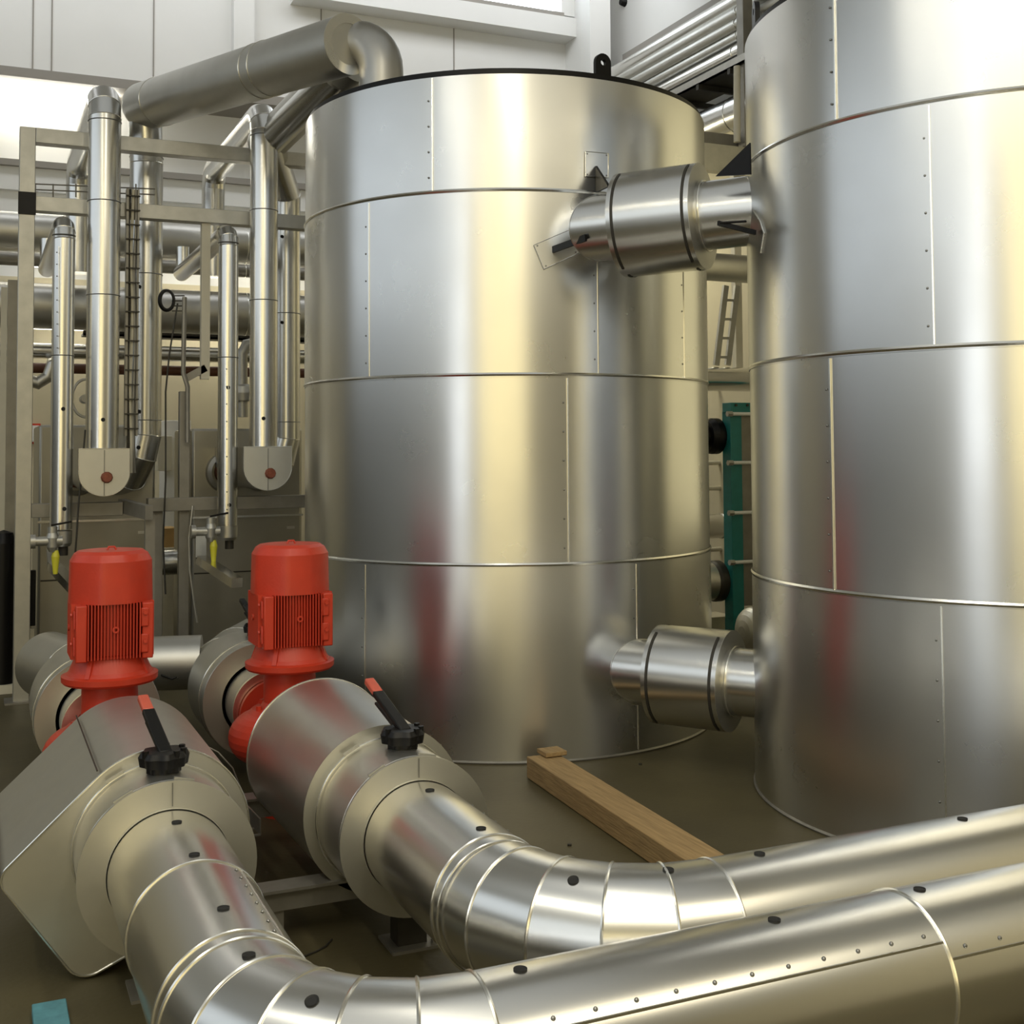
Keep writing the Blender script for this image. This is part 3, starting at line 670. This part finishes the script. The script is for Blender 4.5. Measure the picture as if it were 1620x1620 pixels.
# P5
u5 = pxu(453, 500, 9.1)
t = thing('insulated_riser_pipe', 'upright insulated pipe half hidden beside the middle tank, with an elbow at its foot', 'pipe', (u5, 9.1, 1.3), 'upright insulated pipes')
mb = MB().tube([far(530, 120, 7.95), far(425, 225, 8.55), V((u5, 9.1, 3.60)), V((u5, 9.1, 1.72)), V((u5-.04, 9.1, 1.56)), V((u5-.10, 9.14, 1.45)), V((u5-.16, 9.36, 1.42))], .105, 40); mb.build('cladding', 'alu', t); beads(t, mb, (2, 3, 4, 5), .0035)
for y in (300, 497, 668): 
    z = at(457, y, 'y', 9.1).z; MB().loop(MB().tube([(u5, 9.1, z), (u5, 9.1, z+.1)], .106, 40, False).rings[0], .0035).build('band', 'rivet', t)
for y in (374, 510): plug(t, at(446, y, 'y', 9.0), (0, -1, 0), .012)
# slanted second duct sheath seen right of it
t = thing('insulated_duct', 'shorter insulated duct dipping behind the top left rim of the middle tank', 'duct', far(470, 185, 8.3))
MB().tube([far(418, 232, 8.7), far(500, 150, 8.2), far(560, 100, 7.9)], .135, 44).build('duct_cladding', 'alum', t)
# heat exchanger casings
def hx(label, x0, x1, ytop, group):
    v0 = 9.35; a = at(x0, ytop, 'y', v0); b = at(x1, ytop, 'y', v0)
    t = thing('heat_exchanger_casing', label, 'insulated box', ((a.x+b.x)/2, v0+.5, 0), group)
    MB().box((a.x, v0, 0), (b.x, v0+.9, a.z)).build('casing', 'grey', t, bevel=.02)
    MB().box((a.x-.005, v0-.012, 1.12), (b.x+.005, v0, 1.135)).build('seam', 'bead', t)
    MB().box((a.x+.02, v0-.008, .70), (b.x-.02, v0, .71)).build('seam', 'dark', t)
    MB().lathe((a.x+.26, v0, 1.47), (0, -1, 0), [(0, .16), (.03, .15), (.05, .12)], 32).build('nozzle_cover', 'alum', t)
    MB().lathe((a.x+.26, v0-.04, 1.47), (0, -1, 0), [(0, .1), (.05, .095), (.05, .05)], 24).build('nozzle_flange', 'brown', t)
    for s in range(6):
        q = s*math.pi/3; MB().lathe((a.x+.26+.08*math.cos(q), v0-.09, 1.47+.08*math.sin(q)), (0, -1, 0), [(0, .012), (.02, .012), (.02, 0)], 6).build('bolt', 'dark', t)
    MB().box((b.x-.12, v0-.01, 1.02), (b.x-.06, v0, 1.04)).build('maker_plate', 'end', t)
hx('grey insulated box behind the left wide riser pipe', 62, 246, 672, 'insulated heat exchanger boxes')
hx('grey insulated box behind the right wide riser pipe, beside the middle tank', 304, 478, 678, 'insulated heat exchanger boxes')
# small pipes, drains and channels in front of the boxes
def drain(label, x, y, v):
    c = at(x, y, 'y', v); t = thing('drain_valve', label, 'valve', c, 'drain valves with yellow outlet')
    MB().lathe(c+V((-.02, 0, -.02)), (0, 0, 1), [(0, .02), (.03, .035), (.09, .04), (.12, .03), (.16, .03)], 14).build('valve_body', 'galv', t)
    MB().lathe(c+V((-.02, .0, .05)), (-1, 0, 0), [(-.06, .03), (.10, .03), (.10, .045), (.13, .045), (.13, 0)], 14).build('union', 'galv', t)
    MB().beam(c+V((-.03, -.03, .15)), c+V((.09, -.03, .17)), .02, .012).build('handle', 'black', t)
    MB().lathe(c+V((-.0, 0, -.05)), (0, 0, -1), [(-.04, .016), (0, .026), (.11, .014), (.11, 0)], 14).build('outlet', 'yellow', t, label='yellow plastic outlet')
drain('drain valve with yellow spout under the slim riser, between the two red pumps', 338, 852, 8.2)
drain('drain valve with yellow spout low under the slim riser at the far left', 88, 868, 8.2)
def chan(label, p0, p1, p2):
    t = thing('cable_channel', label, 'channel', p0, 'bright sloping metal channels')
    P = [V(p) for p in (p0, p1, p2)]
    MB().beam(P[0], P[1], .07, .07).build('upright', 'grey', t); MB().beam(P[1], P[2], .07, .06).build('sloping_run', 'glass', t)
chan('bright square metal channel sloping down between the two red pumps', far(318, 845, 8.35), far(318, 885, 8.25), far(375, 922, 7.5))
chan('bright square metal channel sloping down beside the left red pump', far(82, 870, 8.25), far(84, 895, 8.15), far(125, 938, 7.5))
# cable ladder with cables
t = thing('cable_ladder', 'upright cable ladder with thin rungs between the left riser pipes', 'cable ladder', (pxu(206), 8.5, 1.7))
ua, ub = pxu(197), pxu(214); zt, zbm = pzz(205, 305), pzz(205, 690)
MB().box((ua-.008, 8.46, zbm), (ua+.008, 8.52, zt)).build('side_rail', 'steel', t); MB().box((ub-.006, 8.46, zbm), (ub+.006, 8.52, zt)).build('side_rail', 'steel', t)
for k in range(17): z = zbm+(zt-zbm)*(k+.5)/17; MB().box((ua-.01, 8.445, z-.004), (ub+.01, 8.46, z+.004)).build('rung', 'dark', t)
for k, (x, m) in enumerate(((200, 'dark'), (205, 'creamsteel'), (210, 'steel'))):
    mb = MB().wire([V((pxu(x)+.006*math.sin(j*1.3+k), 8.48, zbm-.25+(zt-zbm+.25)*j/10)) for j in range(11)], .011)
    o = mb.build('cable', m, loc=(pxu(x), 8.48, zbm)); tag(o, ('black', 'cream', 'grey')[k]+' cable running up the '+('left side', 'middle', 'right side')[k]+' of the upright cable ladder', 'cable', 'cables on the ladder')
solo('cable', 'thin cable hanging straight down between the box behind and the right frame column', 'cable', MB().wire([at(x, y, 'y', 8.5) for x, y in ((281, 480), (268, 560), (262, 620), (262, 760), (258, 860), (262, 940))], .006), 'dark')
solo('cable', 'grey cable running down the right frame column to the pump elbow', 'cable', MB().wire([at(x, y, 'y', 8.45) for x, y in ((305, 800), (299, 850), (300, 900), (308, 960), (312, 985))], .008), 'galv')
solo('cable', 'black cable hanging behind the left red pump', 'cable', MB().wire([at(x, y, 'y', 8.3) for x, y in ((135, 680), (130, 740), (124, 800), (121, 850), (117, 900), (119, 940))], .006), 'dark')
solo('conduit', 'slim grey conduit rising on the right frame column', 'conduit', MB().wire([at(x, y, 'y', 8.55) for x, y in ((292, 470), (290, 590), (297, 612), (297, 700))], .016), 'steel')
t = thing('cable_coil', 'black coil of cable hung on a small bracket behind the frame', 'cable coil', at(264, 475, 'y', 8.8))
c = at(264, 475, 'y', 8.8)
for k in range(3): MB().loop([c+V(((.045+.004*k)*math.cos(a), .012*k-.01, (.068+.003*k)*math.sin(a))) for a in [2*math.pi*j/28 for j in range(28)]], .009).build('coil_turn', 'black', t)
t = thing('cable_bracket', 'small wire bracket beside the black cable coil', 'bracket', at(282, 478, 'y', 8.8))
for k in range(4): MB().beam(at(272, 468+8*k, 'y', 8.8), at(292, 468+8*k, 'y', 8.8), .008, .008).build('bar', 'dark', t)
# handrail far up
t = thing('guard_rail', 'thin guard rail standing on the upper frame beam at the left', 'rail', at(56, 305, 'y', 8.75))
for y in (291, 300): MB().wire([at(56, y, 'y', 8.75), at(245, y+8, 'y', 8.75)], .005).build('rail', 'steel', t)
for x in (56, 84, 120, 215): MB().wire([at(x, 312, 'y', 8.75), at(x, 291, 'y', 8.75)], .005).build('post', 'steel', t)
# long level pipes behind
def level(label, y0, y1, v, r, x0=-60, x1=520, m='alum', group='long level pipes at the back', bands=()):
    a = at(0, y0, 'y', v); z = a.z; uu0, uu1 = at(x0, y0, 'y', v).x, at(x1, y0, 'y', v).x
    t = thing('level_pipe', label, 'pipe', ((uu0+uu1)/2, v, z), group)
    MB().tube([(uu0, v, z), (uu1, v, z)], r, 40).build('cladding', m, t)
    for k in range(1, 4):
        x = uu0+(uu1-uu0)*k/4; MB().loop(MB().tube([(x, v, z), (x+.1, v, z)], r+.001, 40, False).rings[0], .004).build('band', 'bead', t)
    return t
level('thick insulated level pipe just below the upper frame beam', 365, 0, 10.75, .165)
level('thick insulated level pipe below the row of far tube lamps', 482, 0, 10.75, .19)
level('slim pale level pipe under the two thick ones', 553, 0, 11.0, .065, m='alu')
level('dark level pipe hidden in the gap under the uppermost thick one', 408, 0, 11.2, .06, m='steel')
level('rusty brown level pipe across the back', 581, 0, 11.3, .045, m='brown')
t = thing('bent_pipe', 'short grey pipe bend hanging below the brown pipe at the left', 'pipe', at(60, 590, 'y', 10.9))
MB().tube([at(40, 600, 'y', 10.9), at(60, 606, 'y', 10.9), at(76, 596, 'y', 10.9), at(82, 580, 'y', 10.9), at(84, 572, 'y', 11.3)], .05, 24).build('bend', 'alum', t)
t = thing('cable_tray', 'dark crowded cable tray across the back above the slim level pipe', 'cable tray', at(300, 525, 'y', 11.2))
a, b = at(130, 523, 'y', 11.2), at(500, 535, 'y', 11.2); MB().box((a.x, 11.1, a.z-.05), (b.x, 11.3, a.z-.03)).build('tray', 'dark', t); MB().box((a.x, 11.1, a.z-.05), (b.x, 11.11, a.z+.04)).build('side_rail', 'dark', t)
def lamp(label, x0, x1, y, v, m='tube', r=.03, group='lit tube lamps'):
    a, b = at(x0, y, 'y', v), at(x1, y, 'y', v); z = (a.z+b.z)/2
    t = thing('tube_lamp', label, 'lamp', ((a.x+b.x)/2, v, z), group)
    MB().tube([(a.x, v, z), (b.x, v, z)], r, 16).build('tube', m, t)
    MB().box((a.x-.03, v-.05, z+r+.005), (b.x+.03, min(12.3, v+.4) if m == 'tubedim' else v+.05, z+r+.05)).build('housing', 'white', t)
lamp('long bright tube lamp high on the back wall at the left edge', -40, 185, 147, 12.2, 'tube', .06)
lamp('bright tube lamp just under the big sloping duct', 350, 470, 163, 12.2, 'tube', .06)
lamp('far tube lamp glimpsed between the slim and wide risers at the left', 44, 140, 421, 11.9, 'tubedim', .022)
lamp('far tube lamp glimpsed left of the hanger tube', 246, 345, 428, 11.9, 'tubedim', .022)
lamp('far tube lamp glimpsed right of the hanger tube', 372, 520, 432, 11.9, 'tubedim', .022)
lamp('lower far tube lamp glimpsed beside the left frame column', 44, 190, 519, 11.9, 'tubedim', .022)
lamp('lower far tube lamp glimpsed beside the cable coil', 270, 480, 522, 11.9, 'tubedim', .025)
# things glimpsed low between the boxes
def bx(name, label, cat, x0, x1, y0, y1, v, dep, m, group=None):
    a, b = at(x0, y0, 'y', v), at(x1, y1, 'y', v)
    return solo(name, label, cat, MB().box((a.x, v, b.z), (b.x, v+dep, a.z)), m, group, bevel=.004)
bx('notice_board', 'red edged white notice on the cream wall behind the left frame column', 'notice', 46, 64, 670, 702, 12.27, .03, 'red')
bx('notice_sheet', 'white sheet on the red edged notice board', 'notice', 50, 62, 673, 699, 12.25, .02, 'white')
bx('white_cabinet', 'tall white cabinet seen through the gap beside the right frame column', 'cabinet', 262, 300, 665, 990, 11.6, .4, 'white')
bx('wall_cabinet', 'pale wall cabinet glimpsed between the two insulated boxes', 'cabinet', 250, 272, 690, 745, 11.4, .2, 'creamsteel')
bx('cardboard_box', 'brown cardboard box on the shelf between the two insulated boxes', 'box', 258, 280, 836, 868, 11.0, .3, 'card')
bx('workbench', 'pale bench below the cardboard box in the gap', 'bench', 250, 285, 868, 1010, 10.9, .5, 'creamsteel')
t = thing('level_pipe', 'short bright level pipe in the gap below the cardboard box', 'pipe', at(272, 888, 'y', 9.9))
a = at(255, 890, 'y', 9.9); MB().tube([(a.x, 9.9, a.z), (a.x+.5, 9.9, a.z)], .1, 32).build('cladding', 'alu', t)
t = thing('black_gas_bottle', 'tall black bottle shaped cylinder cut by the left picture edge', 'cylinder', (at(4, 1008, 'z', 0).x, 7.9, 0))
a = at(5, 900, 'y', 9.0)
MB().lathe((a.x, 9.0, .06), (0, 0, 1), [(0, .0), (0, .085), (.95, .085), (1.02, .06), (1.04, 0)], 32).build('body', 'black', t)
MB().box((a.x-.11, 8.9, 0), (a.x+.11, 9.1, .06)).build('plinth', 'creamsteel', t)
bx('black_sleeve', 'black upright sleeve on the frame behind the left column', 'sleeve', 42, 56, 903, 990, 8.75, .06, 'black')
bx('white_sleeve', 'short white sleeve below the black one behind the left column', 'sleeve', 41, 54, 996, 1030, 8.75, .05, 'cream')
# round gauge behind left riser
t = thing('hand_wheel', 'thin round valve wheel half hidden behind the left wide riser', 'wheel', at(134, 630, 'y', 8.7)); c = at(136, 630, 'y', 8.7)
MB().loop([c+V((.09*math.cos(a), 0, .13*math.sin(a))) for a in [2*math.pi*j/32 for j in range(32)]], .009).build('rim', 'galv', t); MB().tube([c, c+V((.0, .2, 0))], .03, 16).build('spindle', 'galv', t)
t = thing('bent_pipe', 'polished pipe bend between the slim and wide risers at the right', 'pipe', at(385, 560, 'y', 9.4))
MB().tube([at(384, 660, 'y', 9.4), at(383, 560, 'y', 9.4), at(390, 545, 'y', 9.4), at(410, 540, 'y', 9.4)], .04, 24, hard=False).build('bend', 'galv', t)
MB().lathe(at(385, 622, 'y', 9.4), (0, 0, 1), [(-.06, .09), (0, .1), (.05, .09), (.07, .04)], 24).build('bulge', 'alum', t)
# ================================================================== right wall pipes, gap between the tanks
def wallpipe(label, z, u, r, v0=2.0, v1=11.95, m='alu'):
    t = thing('wall_pipe', label, 'pipe', (u, (v0+v1)/2, z), 'pipes high along the right wall')
    MB().tube([(u, v0, z), (u, v1, z)], r, 32).build('cladding', m, t)
    for v in (3.5, 6.2, 8.9): MB().loop(MB().tube([(u, v, z), (u, v+.1, z)], r+.001, 32, False).rings[0], .004).build('band', 'bead', t)
wallpipe('topmost of the parallel pipes high along the right wall', 5.70, 6.30, .085)
wallpipe('second from the top of the parallel pipes high along the right wall', 5.555, 6.24, .062, m='alum')
wallpipe('third from the top of the parallel pipes high along the right wall', 5.44, 6.22, .055, m='alum')
wallpipe('fourth from the top of the parallel pipes high along the right wall', 5.335, 6.23, .05, m='alum')
wallpipe('cool grey shiny pipe just below the four parallel wall pipes', 5.17, 6.2, .075, m='glass')
wallpipe('thick lowest pipe along the right wall, under the dark cable tray', 4.61, 6.2, .17)
struct('trim_16', MB().box((UR-.12, 2, 5.83), (UR, 11.4, 5.95)), 'greytrim')
t = thing('cable_tray', 'dark cable tray along the right wall between shiny pipe and thick pipe', 'cable tray', (6.5, 7, 5.0))
MB().box((6.0, 2, 4.95), (6.38, 11.9, 4.97)).build('tray', 'dark', t); MB().box((6.0, 2, 4.95), (6.01, 11.9, 5.03)).build('side_rail', 'galv', t)
for k in range(12): MB().box((5.98, 5.7+.5*k, 4.90), (UR, 5.74+.5*k, 4.95)).build('arm', 'dark', t)
t = thing('steel_column', 'grey steel column rising behind the gap between the tanks', 'column', (6.0, 8.5, 4.3))
a = at(1180, 100, 'y', 8.6)
MB().box((a.x-.05, 8.56, 4.2), (a.x+.05, 8.66, 7.5)).build('column', 'steel', t, bevel=.004); MB().box((a.x-.1, 8.52, 4.2), (a.x+.1, 8.7, 4.22)).build('end_plate', 'steel', t)
solo('conduit', 'cream conduit beside the grey column above the gap', 'conduit', MB().tube([at(1166, 225, 'y', 8.55), at(1166, 105, 'y', 8.55)], .03, 16), 'creamsteel')
t = thing('steel_beam', 'upper level grey beam behind the gap above the crossover pipe', 'beam', at(1150, 215, 'y', 8.7))
a, b = at(1090, 215, 'y', 8.7), at(1230, 215, 'y', 8.7); MB().box((a.x, 8.68, a.z-.05), (UR, 8.78, a.z+.05)).build('beam', 'steel', t)
t = thing('steel_beam', 'wide grey beam just above the upper crossover pipe', 'beam', at(1150, 245, 'y', 8.2))
a = at(1090, 247, 'y', 8.2); MB().box((a.x, 8.15, a.z-.11), (UR, 8.25, a.z+.11)).build('beam', 'galv', t)
t = thing('level_pipe', 'olive toned level pipe behind the upper crossover pipe', 'pipe', at(1150, 418, 'y', 7.9))
a = at(1060, 418, 'y', 8.3); MB().tube([(a.x-.1, 8.3, a.z), (UR, 8.3, a.z)], .115, 32).build('cladding', 'alum', t)
a = at(1155, 600, 'y', 8.8); t = thing('level_pipe', 'bright level pipe above the teal heat exchanger', 'pipe', (a.x, 8.8, a.z))
MB().tube([(a.x-.6, 8.8, a.z), (UR, 8.8, a.z)], .105, 32).build('cladding', 'glass', t)
a = at(1140, 832, 'y', 9.3); t = thing('level_pipe', 'bluish level pipe end left of the teal heat exchanger', 'pipe', (a.x, 9.3, a.z))
MB().tube([(a.x-.6, 9.3, a.z), (UR, 9.3, a.z)], .11, 32).build('cladding', 'glass', t); MB().loop(MB().tube([(a.x, 9.3, a.z), (a.x+.3, 9.3, a.z)], .112, 32, False).rings[0], .006).build('band', 'bead', t)
a = at(1166, 500, 'y', 8.9); o = MB().box((a.x-.035, 8.87, at(1166, 582, 'y', 8.9).z), (a.x+.035, 8.93, 4.1)).build('steel_post', 'creamsteel', loc=a); tag(o, 'cream post standing above the bright pipe in the gap between the tanks', 'post')
t = thing('step_ladder', 'leaning aluminium ladder in the gap between the tanks', 'ladder', at(1133, 578, 'y', 8.8))
for dx in (0, 18): MB().beam(at(1133+dx, 578, 'y', 8.8), at(1148+dx, 452, 'y', 8.8), .03, .05).build('side_rail', 'galv', t)
for k in range(4): y = 565-30*k; MB().beam(at(1134+3.5*k, y, 'y', 8.8), at(1152+3.5*k, y, 'y', 8.8), .02, .02).build('rung', 'galv', t)
for y, lb in ((612, 'upper'), (732, 'middle'), (772, 'lower'), (868, 'lowest')):
    a = at(1155, y, 'y', 9.8); t = thing('slim_pipe', '%s slim cream pipe crossing the cream wall in the gap between the tanks' % lb, 'pipe', a, 'slim cream pipes in the gap')
    MB().tube([(a.x-.8, 9.8, a.z), (UR, 9.8, a.z)], .022, 16).build('tube', 'creamsteel', t)
# teal plate heat exchanger
hv = 8.3; A0 = at(1155, 637, 'y', hv); A1 = at(1167, 960, 'y', hv); z1, z0 = A0.z, A1.z; xa = A0.x
t = thing('plate_heat_exchanger', 'teal framed plate heat exchanger standing in the gap between the tanks', 'heat exchanger', (xa, hv, 0))
MB().box((xa, hv, z0-.1), (xa+.11, hv+.12, z1-.07)).build('frame_plate', 'teal', t, bevel=.004)
MB().box((xa-.01, hv-.03, z1-.08), (xa+.72, hv+.1, z1)).build('top_bar', 'teal', t, bevel=.004)
MB().box((xa+.11, hv+.02, z0), (xa+.65, hv+.12, z1-.1)).build('plate_pack', 'steel', t)
MB().box((xa+.65, hv, 0), (xa+.73, hv+.12, z1-.07)).build('end_frame_plate', 'teal', t)
MB().box((xa, hv, 0), (xa+.1, hv+.12, z0-.1)).build('foot', 'teal', t)
for y in (655, 732, 811, 889):
    z = at(1165, y, 'y', hv).z; MB().tube([(xa-.04, hv-.03, z), (xa+.76, hv-.03, z)], .015, 16).build('tie_rod', 'white', t)
    MB().lathe((xa-.05, hv-.03, z), (1, 0, 0), [(0, 0), (0, .024), (.045, .024)], 6).build('nut', 'galv', t)
for x in (1164, 1182): MB().lathe(at(x, 641, 'y', hv-.031), (0, -1, 0), [(0, .012), (.01, .012), (.01, 0)], 6).build('bolt', 'dark', t)
for y, r, lb, m in ((690, .15, 'black flanged pipe entering the teal heat exchanger near its top', 'black'), (918, .17, 'dark round flanged nozzle at the foot of the teal heat exchanger', 'alum')):
    c = at(1150, y, 'y', hv+.20); z = c.z; t = thing('flanged_pipe', lb, 'pipe', (xa-.1, hv+.20, z), 'flanged pipes of the teal heat exchanger')
    MB().tube([(xa-.7, hv+.20, z), (xa-.06, hv+.20, z)], r*.6 if m == 'black' else r*.92, 32).build('pipe', m, t)
    MB().lathe((xa-.06, hv+.20, z), (1, 0, 0), [(-.05, 0), (-.05, r*.85), (0, r), (.06, r), (.06, 0)], 32).build('flange', 'black' if m == 'black' else 'dark', t)
c = at(1192, 1000, 'y', 6.9); t = thing('insulated_pipe', 'pale rounded pipe end peeping out behind the lower crossover pipe', 'pipe', (c.x, 6.9, c.z))
MB().dome((c.x-.0, 6.9, c.z), (-1, 0, 0), .17, .10, 36, 6).build('rounded_end', 'end', t); MB().tube([(c.x, 6.9, c.z), (c.x+.8, 6.9, c.z)], .17, 36).build('cladding', 'alum', t)
MB().box((c.x+.5, 6.86, 0), (c.x+.56, 6.94, c.z-.165)).build('leg', 'steel', t)
bx('pale_duct', 'pale flat duct low in the gap behind the lower crossover pipe', 'duct', 1122, 1164, 977, 1006, 8.6, .3, 'cream')
# black hook on the wall
solo('wall_hook', 'small black fitting on the white right wall near the top edge', 'fitting', MB().lathe(at(989, 4, 'x', UR), (-1, 0, 0), [(0, .05), (.06, .035), (.06, 0)], 12), 'black')
for o in list(bpy.data.objects):
    if '_o' in o: del o['_o']
